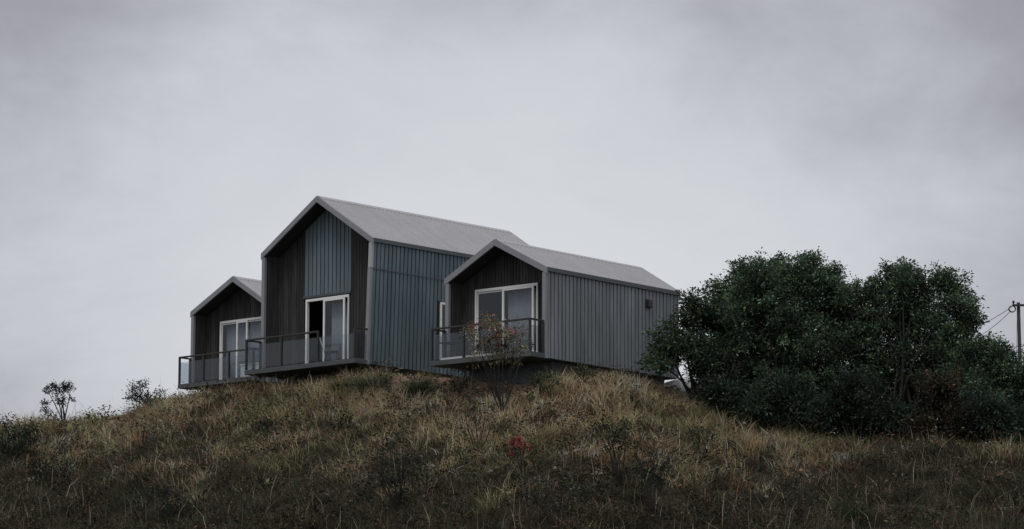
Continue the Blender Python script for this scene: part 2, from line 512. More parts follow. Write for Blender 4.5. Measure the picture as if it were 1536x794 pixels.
    for side in (0, 1):
        xe = -OV if side == 0 else W + OV
        ze = slope(0) - OV * RISE / A
        prof = []
        for k in range(n):
            for fr, h in ((0.0, 0.0), (0.66, 0.0), (0.72, 0.04), (0.94, 0.04)):
                prof.append(((k + fr) / n, h))
        prof.append((1.0, 0.0))
        for (t0, h0), (t1, h1) in zip(prof[:-1], prof[1:]):
            e0, e1 = (xe, t0 * L, ze + h0), (xe, t1 * L, ze + h1)
            r0, r1 = (A, t0 * LR, H + RISE + h0), (A, t1 * LR, H + RISE + h1)
            mb.poly(*((e0, e1, r1, r0) if side else (e1, e0, r0, r1)))
    roof = mb.build('roof', M_ROOF, root)
    mb = MB()                                   # underside, stops short of the edge trims
    for x0, x1 in ((0.02, A), (A, W - 0.02)):
        d = 0.015
        mb.hexa([(x0, 0.05, slope(x0, False)), (x1, 0.05, slope(x1, False)), (x1, LR - .06 if x1 == A else L - .06, slope(x1, False)), (x0, LR - .06 if x0 == A else L - .06, slope(x0, False))],
                [(x0, 0.05, slope(x0) - d), (x1, 0.05, slope(x1) - d), (x1, LR - .06 if x1 == A else L - .06, slope(x1) - d), (x0, LR - .06 if x0 == A else L - .06, slope(x0) - d)])
    mb.build('soffit', M_SOFFIT, roof)
    for ya, yb in ((-0.02, -0.02), (1, 1)):     # gable trims front and rear
        g = MB()
        for x0, x1 in ((-OV - .015, A), (A, W + OV + .015)):
            z0, z1 = (slope(0) - (OV + .015) * RISE / A, H + RISE) if x0 < 0 else (H + RISE, slope(W) - (OV + .015) * RISE / (W - A))
            if ya < 0:
                y0a = y0b = -0.02; y1a = y1b = 0.045
            else:
                y0a, y0b = (L - .055, LR - .055) if x0 < 0 else (LR - .055, L - .055)
                y1a, y1b = y0a + .07, y0b + .07
            g.hexa([(x0, y0a, z0 - TV), (x1, y0b, z1 - TV), (x1, y1b, z1 - TV), (x0, y1a, z0 - TV)],
                   [(x0, y0a, z0 + .035), (x1, y0b, z1 + .035), (x1, y1b, z1 + .035), (x0, y1a, z0 + .035)])
        g.build('gable_trim', M_TRIM, roof)
    g = MB()                                    # ridge cap
    for sx in (-1, 1):
        g.poly((A, 0.05, H + RISE + .05), (A + sx * .14, .05, slope(A + sx * .14) + .046), (A + sx * .14, LR - .06, slope(A + sx * .14) + .046), (A, LR - .06, H + RISE + .05))
        xa = A + sx * .14
        g.poly((xa, .05, slope(xa) + .046), (xa + sx * .004, .05, slope(xa) - .004), (xa + sx * .004, LR - .06, slope(xa) - .004), (xa, LR - .06, slope(xa) + .046))
    g.build('ridge_cap', M_ROOF, roof)
    for side in (0, 1):
        x0, x1 = ((-OV - .02, -OV + .004) if side == 0 else (W + OV - .004, W + OV + .02))
        ze = slope(0) - OV * RISE / A
        g = MB(); g.box((x0, 0.05, ze - .10), (x1, L - .06, ze + .03)); g.build('eave_trim', M_TRIM_D, roof)
    # --- corner trims
    for side in (0, 1):
        x0, x1 = ((-0.01, 0.13) if side == 0 else (W - 0.13, W + 0.008))
        zt = H - TV + (0.02 if side == 0 else .02)
        g = MB()
        if big and side:
            g.box((x0, -0.012, -0.14), (x1, 0.10, H - 1.0)); g.build('corner_trim', M_TRIM, root, fnl, bevel=.006)
            g = MB(); g.box((x0 + .02, -0.022, H - 0.997), (x1 + .01, 0.10, zt)); tag(g.build('corner_trim', M_ROOF, root, fnl, bevel=.006), 'paler upper corner trim')
        else:
            g.box((x0, -0.012, -0.14), (x1, 0.10, zt)); g.build('corner_trim', M_TRIM, root, fnl if side and lean else None, bevel=.006)
    # --- sliding door
    fy = recess - .045
    g = MB(); fr = .075
    g.box((dx0, fy, 0.0), (dx0 + fr, recess + .07, dz1)); g.box((dx1 - fr * .6, fy, 0.0), (dx1, recess + .07, dz1))
    g.box((dx0 + fr, fy, dz1 - fr * 1.15), (dx1 - fr * .6, recess + .07, dz1)); g.box((dx0 + fr, fy, 0.0), (dx1 - fr * .6, recess + .07, 0.05))
    dr = g.build('sliding_door', M_WHITE, root, bevel=.006)
    for i, (a, b, kind) in enumerate(door['sashes']):
        yy = recess + (-.03 if i % 2 else .025)
        xa, xb = dx0 + fr + (dx1 - dx0 - 1.6 * fr) * a, dx0 + fr + (dx1 - dx0 - 1.6 * fr) * b
        if kind == 'open': continue
        st = .075 if kind == 'sash' else .03
        g = MB(); z0, z1 = 0.052, dz1 - fr * 1.15 - .004
        g.box((xa, yy - .02, z0), (xa + st, yy + .02, z1)); g.box((xb - st, yy - .02, z0), (xb, yy + .02, z1))
        g.box((xa + st, yy - .02, z1 - .05), (xb - st, yy + .02, z1)); g.box((xa + st, yy - .02, z0), (xb - st, yy + .02, z0 + .07))
        g.build('sash', M_WHITE, dr, bevel=.004)
        g = MB(); g.box((xa + st, yy - .006, z0 + .07), (xb - st, yy + .006, z1 - .05)); g.build('pane', M_PANE, dr)
    if sill:
        g = MB(); g.box((sill[0], -dp + .1, 0.015), (sill[1], -dp + .13, sill[2])); g.build('edge_strip', M_WHITE, root)
    # --- balcony
    g = MB(); g.box((0.0, -dp, -0.15), (W, -0.03, -0.005))
    y = -dp + .01
    bal = g.build('balcony', M_DECK, root, bevel=.008)
    g = MB()
    k = 0
    while k * .12 < dp - .05:
        g.box((0.02, -dp + .012 + k * .12, -.003), (W - .02, -dp + .012 + k * .12 + .108, 0.014)); k += 1
    g.build('deck_boards', M_DECK, bal)
    PX = [0.045, W / 3, 2 * W / 3, W - .045]
    def post(x, y, h=1.02, w=.035):
        g = MB(); g.box((x - w, y - w, 0.015), (x + w, y + w, h)); g.build('post', M_RAIL, bal, bevel=.005)
    yf = -dp + .045
    for x in PX: post(x, yf, 1.02 if x != PX[3] or 2 in front_rail else .98)
    post(0.045, -.08); post(W - .045, -.08)
    g = MB()
    x_end = PX[3] + .035 if 2 in front_rail else PX[2] + .035
    g.box((PX[0] - .035, yf - .035, 1.0), (x_end, yf + .035, 1.06))
    g.build('handrail', M_RAIL, bal, bevel=.008)
    for x in (PX[0], PX[3]):
        g = MB(); g.box((x - .032, yf + .036, 1.0), (x + .032, -.045, 1.055)); g.build('handrail', M_RAIL, bal, bevel=.008)
    for i in range(3):
        g = MB(); g.box((PX[i] + .036, yf - .006, 0.05), (PX[i + 1] - .036, yf + .006, 0.84)); g.build('glass_panel', M_BGLASS, bal)
    for x in (PX[0], PX[3]):
        g = MB(); g.box((x - .006, yf + .037, 0.05), (x + .006, -.12, 0.84)); g.build('glass_panel', M_BGLASS, bal)
    # --- foundation: plinth set back under the floor, with piers under the edge
    g = MB(); g.box((0.35, 0.75, -found), (W - .35, L - .35, -.132)); fd = g.build('foundation', M_CONC, root)
    # interior partition keeps the room dark at the back
    g = MB(); g.box((.14, recess + 3.2, 0.0), (W - .14, recess + 3.28, H - TV - .05)); g.build('partition_wall', M_INT, root)
    return root


TH0 = R_(40.981)
OM = np.array([-8.408, 125.217, 15.546]) + np.array([math.cos(TH0), -math.sin(TH0), 0]) * -0.09
H_M = house('tallest house in the middle, grey gable panel above an open sliding door', OM, TH0 + .011, 5.14, 4.08, 1.66, 9.75, 9.75, 0.0, .776,
            dict(x0=1.45, x1=3.47, h=2.43, panel=(1.36, 3.53), sashes=[(0, .42, 'open'), (.40, .93, 'sash')]), lean=0.17, big=True, front_rail=(0, 1), found=1.9)
H_R = house('low house on the right with side wall facing the dark trees', (-2.114, 117.894, 14.935), TH0 - .025, 4.1, 2.72, 1.06, 6.924, 7.62, -.02, .748,
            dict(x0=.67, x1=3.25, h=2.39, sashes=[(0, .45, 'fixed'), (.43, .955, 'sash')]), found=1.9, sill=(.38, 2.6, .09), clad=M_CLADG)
H_L = house('low house at the far left half hidden behind the tall one', (-12.149, 140.317, 16.896), TH0 + .014, 4.069, 2.83, 1.125, 6.924, 6.924, .19, .655,
            dict(x0=.88, x1=3.3, h=2.45, sashes=[(0, .38, 'fixed'), (.36, .62, 'sash'), (.6, 1.0, 'fixed')]), found=2.4)

# tall window in the side wall of the middle house
g = MB(); W = 5.14
y0, y1, z0, z1 = 3.36, 4.16, 0.30, 2.30
g.box((W - .05, y0, z0), (W + .025, y0 + .06, z1)); g.box((W - .05, y1 - .06, z0), (W + .025, y1, z1))
g.box((W - .05, y0 + .06, z1 - .07), (W + .025, y1 - .06, z1)); g.box((W - .05, y0 + .06, z0), (W + .025, y1 - .06, z0 + .06))
win = g.build('window', M_WHITE, H_M, bevel=.004)
g = MB(); g.box((W - .02, y0 + .06, z0 + .06), (W - .008, y1 - .06, z1 - .07)); g.build('pane', M_CGLASS, win)
# wall vent on the right house
g = MB(); g.box((4.095, 5.12, 2.02), (4.20, 5.36, 2.28))
vent = g.build('wall_vent', M_DARK, H_R, bevel=.012)
g = MB()
for k in range(4): g.box((4.2, 5.14, 2.05 + k * .055), (4.222, 5.34, 2.075 + k * .055))
g.build('louvre', M_TRIM_D, vent)


def to_world(root, p):
    a = root.rotation_euler.z
    c, s = math.cos(a), math.sin(a)
    return (root.location.x + c * p[0] - s * p[1], root.location.y + s * p[0] + c * p[1], root.location.z + p[2])


def curtain(root, x0, x1, z1, y, label):
    n = 60
    V, Fq = [], []
    for i in range(n + 1):
        t = i / n; x = x0 + (x1 - x0) * t
        d = .03 * math.sin(t * (x1 - x0) * 60) + .012 * math.sin(t * 37)
        V += [(x, y + d, 0.06), (x, y + d * .7, z1)]
    for i in range(n): Fq.append((2 * i, 2 * i + 2, 2 * i + 3, 2 * i + 1))
    mb = MB(); mb.v = [tuple(np.array(to_world(root, p))) for p in V]; mb.f = Fq
    o = mb.build('curtain', M_CURT, smooth=True)
    m = o.modifiers.new('thick', 'SOLIDIFY'); m.thickness = .006
    tag(o, label, 'curtain', 'curtains behind the glass doors')


curtain(H_M, 2.35, 3.35, 2.3, 1.0, 'grey curtain behind the glass of the tallest house')
curtain(H_R, 1.8, 3.2, 2.28, .95, 'grey curtain behind the right pane of the low right house')
curtain(H_L, .95, 3.2, 2.3, .95, 'grey curtain behind the glass of the half hidden left house')


def chair(root, p, rz, label):
    o = empty('chair', to_world(root, p), root.rotation_euler.z + rz)
    tag(o, label, 'chair')
    g = MB(); g.hexa([(-.24, -.22, .40), (.24, -.22, .40), (.26, .24, .36), (-.26, .24, .36)], [(-.24, -.22, .45), (.24, -.22, .45), (.26, .24, .41), (-.26, .24, .41)])
    g.build('seat', M_DARK, o, bevel=.02)
    g = MB(); g.hexa([(-.26, .2, .42), (.26, .2, .42), (.26, .25, .42), (-.26, .25, .42)], [(-.3, .38, .86), (.3, .38, .86), (.3, .42, .86), (-.3, .42, .86)])
    g.build('backrest', M_WHITE, o, bevel=.018)
    for sx in (-1, 1):
        for sy in (-1, 1):
            g = MB(); g.tube([(sx * .18, sy * .16, .4), (sx * .25, sy * .24, 0.015)], .014, 6); g.build('leg', M_RAIL, o)
    return o


chair(H_M, (3.45, -.12, 0), 2.3, 'white backed chair with thin dark legs behind the balcony glass')
# low dark table on the right balcony
o = empty('side_table', to_world(H_R, (.45, -.3, 0)), H_R.rotation_euler.z)
tag(o, 'low dark table in the left end of the right balcony', 'table')
g = MB(); g.box((-.26, -.22, .58), (.30, .22, .62)); g.build('tabletop', M_RAIL, o, bevel=.01)
for sx in (-.2, .24):
    g = MB(); g.box((sx - .035, -.035, .015), (sx + .035, .035, .58)); g.build('leg', M_RAIL, o)


o = empty('storage_box', to_world(H_L, (3.74, -.3, 0.015)), H_L.rotation_euler.z)
tag(o, 'white storage box on the far left balcony beside the tall house', 'box')
g = MB(); g.box((-.5, -.22, 0), (.5, .22, .44)); g.build('box_body', M_WHITE, o, bevel=.015)
g = MB(); g.box((-.52, -.24, .442), (.52, .24, .50)); g.build('lid', M_WHITE, o, bevel=.015)


# ------------------------------------------------------------------ foliage generators
def leaves(C, D, Lh, Wd, colr, droop=0.25):
    """one folded four-point leaf per row: centre-base C, direction D, length Lh, width Wd"""
    n = len(C)
    D = D / (np.linalg.norm(D, axis=1, keepdims=True) + 1e-9)
    up = RNG.normal(size=(n, 3)) * .7 + np.array([0, 0, 1.0])
    S = np.cross(D, up); S /= (np.linalg.norm(S, axis=1, keepdims=True) + 1e-9)
    N = np.cross(S, D)
    Lh = Lh[:, None]; Wd = Wd[:, None]
    mid = C + D * Lh * .5
    tip = C + D * Lh - np.array([0, 0, 1.0]) * Lh * droop
    a = mid + S * Wd * .5 + N * Wd * .18
    b = mid - S * Wd * .5 + N * Wd * .18
    V = np.stack([C, a, tip, b], 1).reshape(-1, 3)
    i = np.arange(n)[:, None] * 4
    Fq = i + np.array([[0, 1, 2, 3]])
    return V, Fq, np.repeat(colr, 4, axis=0)


def pick(pal, n, jit=0.25):
    pal = np.array(pal, float)
    c = pal[RNG.integers(0, len(pal), n)]
    return np.clip(c * (1 + RNG.normal(size=(n, 1)) * jit), 0.004, 1)


TREE_PAL = [(0.060, 0.098, 0.062), (0.080, 0.122, 0.066), (0.050, 0.084, 0.062), (0.118, 0.150, 0.076), (0.068, 0.102, 0.080)]


def woody(name, label, cat, base, lobes, stems, pal=TREE_PAL, leaf=0.108, per=40, dens=42.0, group=None, sig=0.17, trunk_r=0.07, depth=0.8, tufts=None, tuft_pal=None, limb_z=0.15, min_r=.006, sprig=0.0):
    """a tree or shrub: lobes = [(point, radius)] where the leaves are; stems = offsets of the stems at the base"""
    o = empty(name, base)
    tag(o, label, cat, group)
    base = np.array(base, float)
    tr = MB()
    Cs, Ds, Ls, Cl = [], [], [], []
    nst = len(stems)
    for li, (c, r) in enumerate(lobes):
        c = np.array(c, float)
        st = base + np.array(stems[li % nst])
        # limb from the stem to the lobe
        k = 6
        fork = st + (c - st) * limb_z + np.array([0, 0, .05])
        pts = []
        side = RNG.normal(size=3) * .08 * np.linalg.norm(c - st)
        for q in range(k + 1):
            t = q / k
            p = st * (1 - t) ** 2 + 2 * (st * .45 + c * .55 + np.array([0, 0, .28 * (c[2] - st[2])]) * .4 + side) * t * (1 - t) + c * t ** 2
            pts.append(p - base)
        r0 = trunk_r * (0.55 + .45 * r / max(q_[1] for q_ in lobes))
        tr.tube(pts, [max(r0 * (1 - .75 * q / k), min_r) for q in range(k + 1)], 6)
        nc = max(3, int(dens * r * r))
        d = RNG.normal(size=(nc, 3)); d /= np.linalg.norm(d, axis=1, keepdims=True)
        rad = RNG.random(nc) ** 0.42
        P = c + d * rad[:, None] * r * np.array([1, depth, .95]) * (0.72 + .5 * RNG.random((nc, 1)))
        sc = np.ones(nc)
        ltone = math.exp(RNG.normal() * .22)
        if sprig:
            ns = max(1, int(sprig * nc))
            d2 = RNG.normal(size=(ns, 3)) + np.array([0, 0, 1.1]); d2 /= np.linalg.norm(d2, axis=1, keepdims=True)
            for q, f in ((1.0, .75), (1.18, .55), (1.38, .4), (1.56, .22)):
                P = np.concatenate([P, c + d2 * r * q + np.array([0, 0, .12 * r * (q - 1)])]); d = np.concatenate([d, d2]); sc = np.concatenate([sc, np.full(ns, f)])
        for p, dd, f in zip(P, d, sc):
            m = (c + p) / 2 - base + RNG.normal(size=3) * .06 * r
            tr.tube([c - base + RNG.normal(size=3) * .1 * r, m, p - base], [max(min_r, r0 * .22), max(min_r * .8, r0 * .14), min_r * .6], 4, cap=False)
            n = max(4, int(per * RNG.uniform(.5, 1.4) * f))
            s = sig * RNG.uniform(.7, 1.25) * f ** .5
            off = RNG.normal(size=(n, 3)) * np.array([s, s, s * .75])
            Cs.append(p - base + off)
            Ds.append(off / (s + 1e-6) * .55 + dd * .35 + np.array([0, 0, .35]) + RNG.normal(size=(n, 3)) * .35)
            Ls.append(leaf * RNG.uniform(.65, 1.35, n))
            tone = ltone * math.exp(RNG.normal() * .48)
            if tuft_pal is not None and RNG.random() < tufts:
                Cl.append(pick(tuft_pal, n, .2))
            else:
                Cl.append(pick(pal, n, .22) * tone)
    tr.build('trunk', M_BARK, o, smooth=True)
    C, D, Lh, cl = map(np.concatenate, (Cs, Ds, Ls, Cl))
    V, Fq, cc = leaves(C, D, Lh, Lh * RNG.uniform(.38, .55, len(Lh)), cl)
    np_mesh('crown', V, Fq, M_LEAF, cc, o)
    return o


def px_lobes(lst, y, jit=0.5):
    out = []
    for (u, v, r) in lst:
        p = at(u, v, y + RNG.uniform(-jit, jit))
        out.append((p, r * y / F_PX))
    return out


# ------------------------------------------------------------------ trees right of the houses
GT = 'dark trees beside the right house'
def base_at(u, v, y):
    p = at(u, v, y); return np.array([p[0], y, float(ground(p[0], y))])

woody('tree', 'slim tree against the rear end of the right house', 'tree', base_at(1046, 612, 115.2),
      px_lobes([(1038, 458, 17), (1026, 486, 20), (1004, 520, 26), (988, 545, 20), (1030, 520, 28), (1052, 480, 22), (1062, 535, 24), (1052, 548, 20), (1058, 566, 18), (1066, 582, 18)], 115.4, .5),
      [(0, 0, 0), (.18, .1, 0)], group=GT, trunk_r=.06, per=34, dens=130, leaf=.12, sig=.12, sprig=.22)
woody('tree', 'broadest tree with the rounded high crown, nearest the houses', 'tree', base_at(1165, 645, 114.5),
      px_lobes([(1080, 460, 26), (1106, 440, 28), (1138, 430, 30), (1165, 416, 22), (1192, 424, 24), (1220, 413, 22), (1247, 440, 26), (1266, 442, 16), (1080, 500, 34), (1066, 470, 14), (1130, 480, 55), (1195, 480, 60), (1255, 495, 48),
                (1095, 560, 46), (1160, 560, 60), (1230, 570, 58), (1105, 610, 36), (1180, 620, 45)], 115.6, 1.1),
      [(0, 0, 0), (-.35, .2, 0), (.4, .1, 0), (-.75, .3, 0)], group=GT, trunk_r=.085, per=62, dens=88, sig=.15, sprig=.32)
woody('tree', 'tall ragged tree with pointed tips, in the middle of the grove', 'tree', base_at(1365, 652, 113.8),
      px_lobes([(1306, 432, 16), (1328, 440, 22), (1352, 424, 15), (1352, 410, 8), (1352, 438, 30), (1384, 436, 20), (1410, 430, 20), (1430, 438, 20), (1440, 462, 24), (1455, 482, 16), (1300, 490, 46), (1360, 490, 48), (1418, 505, 40),
                (1320, 560, 54), (1390, 565, 50), (1440, 550, 36), (1300, 615, 44), (1370, 620, 45)], 114.8, 1.0),
      [(0, 0, 0), (.35, .2, 0), (-.45, .1, 0)], group=GT, trunk_r=.08, per=60, dens=78, sig=.145, sprig=.36)
woody('tree', 'low spreading tree at the right edge beneath the pole', 'tree', base_at(1510, 668, 113.5),
      px_lobes([(1455, 535, 30), (1478, 548, 26), (1502, 544, 18), (1504, 527, 8), (1534, 582, 20), (1448, 590, 40), (1495, 600, 48), (1550, 600, 48), (1460, 640, 36), (1520, 648, 36), (1590, 590, 50), (1600, 640, 45)], 114.2, .8),
      [(0, 0, 0), (-.5, .1, 0), (.5, .2, 0)], group=GT, trunk_r=.06, per=58, dens=95, sprig=.3)
BP = [(0.028, 0.046, 0.034), (0.038, 0.058, 0.038), (0.042, 0.054, 0.036)]
for (u, v, y, lob, lab, pal) in [
    (1085, 632, 113.2, [(1078, 600, 26), (1098, 592, 28), (1066, 618, 16), (1112, 620, 24)], 'low bush at the left foot of the grove', BP),
    (1165, 650, 112.0, [(1136, 612, 26), (1166, 588, 32), (1198, 612, 30), (1160, 632, 24)], 'dense bush under the broadest tree', BP),
    (1275, 658, 111.4, [(1250, 610, 30), (1280, 588, 30), (1306, 624, 26), (1275, 638, 24)], 'dark bush between the two biggest trees', BP),
    (1408, 662, 111.0, [(1385, 640, 22), (1412, 605, 26), (1436, 640, 24), (1398, 582, 20), (1420, 575, 18)], 'brownish leaved bush before the pointed tree', [(0.075, 0.05, 0.035), (0.05, 0.045, 0.03), (0.03, 0.04, 0.024)]),
    (1480, 668, 110.6, [(1452, 640, 24), (1484, 616, 30), (1515, 640, 28)], 'dark bush below the low spreading tree', BP),
    (1225, 655, 113.6, [(1200, 622, 30), (1232, 610, 30), (1258, 628, 30), (1228, 642, 22)], 'bush behind the dense one, wide and low', BP),
    (1320, 660, 113.0, [(1300, 630, 30), (1330, 622, 30), (1352, 640, 26), (1320, 648, 22)], 'dark wide bush filling the middle of the grove', BP),
    (1440, 666, 112.4, [(1420, 640, 28), (1446, 630, 28), (1470, 645, 26), (1440, 652, 20)], 'dark wide bush between the pointed and the spreading tree', BP),
    (1530, 674, 111.2, [(1512, 650, 26), (1540, 640, 30), (1565, 655, 26)], 'dark bush cut by the right edge of the photo', BP),
    (1350, 660, 111.2, [(1335, 640, 24), (1355, 628, 26)], 'small round bush below the pointed tree', BP),
]:
    woody('bush', lab, 'bush', base_at(u, v, y), px_lobes(lob, y + .4, .4), [(0, 0, 0), (.12, .05, 0), (-.12, .03, 0)], pal=pal, group='bushes under the trees', trunk_r=.025, per=40, dens=170, leaf=.11, sig=.13, sprig=.06)


# ------------------------------------------------------------------ shrubs and saplings on the slope
def shrub(u, v, lob, label, pal=BP, y=None, jit=.25, name='shrub', cat='shrub', **k):
    b = hit(u, v) if y is None else base_at(u, v, y)
    kw = dict(trunk_r=.025, per=12, dens=120, leaf=.085, sig=.08, min_r=.005)
    kw.update(k)
    return woody(name, label, cat, b, px_lobes(lob, b[1], jit), kw.pop('stems', [(0, 0, 0), (.06, .03, 0), (-.05, .0, 0)]), pal=pal, **kw)


OLIVE = [(0.17, 0.17, 0.10), (0.22, 0.18, 0.11), (0.13, 0.145, 0.09), (0.23, 0.165, 0.10)]
REDS = [(0.55, 0.12, 0.09), (0.5, 0.17, 0.12), (0.4, 0.09, 0.07)]
shrub(754, 622, [(705, 498, 12), (722, 492, 15), (737, 482, 13), (752, 495, 17), (733, 512, 18), (716, 520, 15), (757, 520, 18), (772, 505, 13), (783, 522, 12), (741, 537, 14), (768, 538, 13), (712, 540, 9), (785, 500, 9)],
      'flowering sapling with red blossoms before the right balcony', OLIVE, name='sapling', cat='tree', trunk_r=.022, per=12, dens=200, leaf=.08, sig=.09, tufts=.06, tuft_pal=REDS, stems=[(0, 0, 0), (.1, 0, 0), (-.05, .05, 0)], limb_z=.4)
DK = [(0.022, 0.036, 0.028), (0.03, 0.045, 0.03)]
shrub(97, 634, [(70, 583, 8), (82, 581, 10), (95, 583, 10), (106, 582, 8), (84, 596, 6), (94, 602, 8), (105, 598, 5), (68, 606, 7), (70, 618, 8)],
      'flat topped sapling alone on the left skyline', DK, name='sapling', cat='tree', per=9, dens=430, leaf=.09, sig=.045, trunk_r=.03, stems=[(0, 0, 0), (-.05, 0, 0)])
shrub(226, 618, [(200, 583, 9), (212, 580, 9), (196, 596, 8), (212, 596, 12), (226, 600, 11), (238, 590, 7), (234, 604, 10)],
      'airy leafy shrub left of the far balcony', DK, per=10, dens=420, leaf=.085, sig=.07)
shrub(18, 700, [(8, 640, 12), (20, 655, 16), (38, 645, 12), (34, 668, 18), (6, 670, 16), (50, 660, 14)], 'dark leafy shrub in the lower left skyline corner', DK, dens=220)
shrub(70, 735, [(50, 690, 22), (80, 685, 22), (60, 712, 22), (98, 705, 20)], 'broad dark shrub low on the left slope', DK, dens=110)
GREY = [(0.05, 0.056, 0.042), (0.035, 0.045, 0.03), (0.075, 0.072, 0.056), (0.026, 0.036, 0.026)]
shrub(600, 772, [(560, 690, 20), (585, 672, 18), (612, 690, 20), (570, 715, 22), (600, 718, 26), (630, 705, 16), (596, 745, 18)], 'biggest dark shrub in the middle of the slope', GREY, dens=120, trunk_r=.03)
shrub(778, 722, [(768, 666, 7), (778, 662, 9), (787, 668, 6), (767, 680, 5)], 'red leaved bush on the slope', [(0.28, 0.06, 0.05), (0.22, 0.06, 0.05), (0.14, 0.055, 0.045)], dens=520, per=18, leaf=.06, sig=.05)
shrub(930, 730, [(895, 645, 9), (908, 640, 10), (922, 650, 11), (938, 640, 9), (915, 668, 9), (935, 664, 9)], 'leaning dark sapling with a bare lower stem', DK, name='sapling', cat='tree', dens=330, per=9, limb_z=.5, stems=[(0, 0, 0)])
shrub(977, 788, [(962, 700, 12), (980, 690, 12), (992, 704, 10), (972, 720, 12), (985, 722, 9)], 'dark narrow shrub with a straight stem', DK, dens=260, per=9, stems=[(0, 0, 0)])
shrub(716, 684, [(697, 618, 6), (712, 624, 7), (728, 616, 6), (740, 628, 6), (705, 640, 5)], 'nearly bare sapling below the flowering one', [(0.04, 0.045, 0.03), (0.06, 0.05, 0.035)], name='sapling', cat='tree', per=4, dens=400, limb_z=.5)
shrub(1050, 702, [(1036, 650, 9), (1050, 646, 9), (1060, 656, 8), (1046, 668, 8)], 'thin sapling on the slope below the white car', DK, name='sapling', cat='tree', per=7, dens=330, stems=[(0, 0, 0)])
MIX = [(0.05, 0.07, 0.03), (0.04, 0.055, 0.028), (0.075, 0.08, 0.04)]
shrub(822, 596, [(808, 572, 11), (822, 566, 12), (836, 574, 11), (820, 582, 11)], 'bright green shrub at the right end of the bare soil', MIX, dens=330, per=12, leaf=.075)
shrub(872, 584, [(862, 556, 9), (876, 553, 9), (886, 562, 8), (870, 568, 9)], 'green weedy shrub under the long side wall', MIX, dens=330, per=10)
shrub(704, 578, [(692, 552, 9), (706, 550, 9), (716, 560, 8), (698, 564, 9)], 'shaded green shrub beneath the right balcony', DK, y=119.2, dens=300, per=10)
shrub(522, 668, [(512, 636, 10), (524, 630, 10), (532, 644, 9)], 'small green shrub under the tall house', MIX, dens=300, per=10)
shrub(835, 796, [(790, 735, 18), (815, 722, 18), (845, 730, 20), (870, 745, 18), (812, 760, 20), (848, 765, 20)], 'grey leaved shrub at the bottom centre right', GREY, dens=110)
shrub(400, 665, [(388, 640, 13), (408, 634, 13), (400, 652, 13)], 'dark round shrub below the far left balcony', DK, dens=200)
shrub(1020, 606, [(985, 592, 8), (1000, 604, 7), (1016, 608, 6), (975, 584, 8), (968, 594, 8)], 'low bush in front of the white car', DK, dens=300, y=116.3)
shrub(1200, 780, [(1175, 735, 16), (1200, 725, 16), (1220, 745, 16), (1190, 755, 16)], 'dark shrub low on the right slope', GREY, dens=110)
shrub(250, 790, [(220, 745, 18), (250, 735, 20), (278, 752, 16), (245, 765, 18)], 'dark shrub at the bottom left of the slope', DK, dens=110)


# ------------------------------------------------------------------ grass
def blades(P, Hh, Wd, lean_dir, lean_amt, colr, cur=0.5):
    """three-row ribbon blades rooted at P"""
    n = len(P)
    ang = RNG.random(n) * 2 * math.pi
    S = np.stack([np.cos(ang), np.sin(ang), np.zeros(n)], 1)
    Hh = Hh[:, None]; Wd = Wd[:, None]; la = lean_amt[:, None]
    V = []
    for t, w in ((0.0, 1.0), (0.5, .8), (1.0, .12)):
        c = P + np.array([0, 0, 1.0]) * Hh * (t - cur * la * t * t * .6) + lean_dir * Hh * la * (t * t)
        V += [c - S * Wd * w * .5, c + S * Wd * w * .5]
    V = np.stack(V, 1)
    i = np.arange(n)[:, None] * 6
    Fq = np.concatenate([i + np.array([[0, 1, 3, 2]]), i + np.array([[2, 3, 5, 4]])], 0)
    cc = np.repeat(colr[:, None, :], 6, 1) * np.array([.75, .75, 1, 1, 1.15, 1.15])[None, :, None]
    return V.reshape(-1, 3), Fq, np.clip(cc.reshape(-1, 3), 0, 1)


def scatter(n, x0=-24, x1=24, s0=-1.2, s1=26):
    """points on the visible slope"""
    x = RNG.uniform(x0, x1, n); yc, _ = crest(x)
    s = s0 + (s1 - s0) * RNG.random(n) ** 1.0
    y = yc - s
    z = ground(x, y)
    # keep what lies near the view
    u = 768 + F_PX * x / (y * math.cos(PITCH) + z * math.sin(PITCH))
    k = (u > -60) & (u < 1600)
    return x[k], y[k], z[k], s[k], u[k]


DRY = np.array([(0.46, 0.40, 0.30), (0.40, 0.34, 0.255), (0.32, 0.265, 0.205), (0.56, 0.49, 0.37), (0.39, 0.29, 0.22)])
GRN = np.array([(0.23, 0.245, 0.16), (0.18, 0.205, 0.135), (0.29, 0.29, 0.195)])
DRK = np.array([(0.062, 0.066, 0.055), (0.075, 0.07, 0.06), (0.045, 0.062, 0.05)])


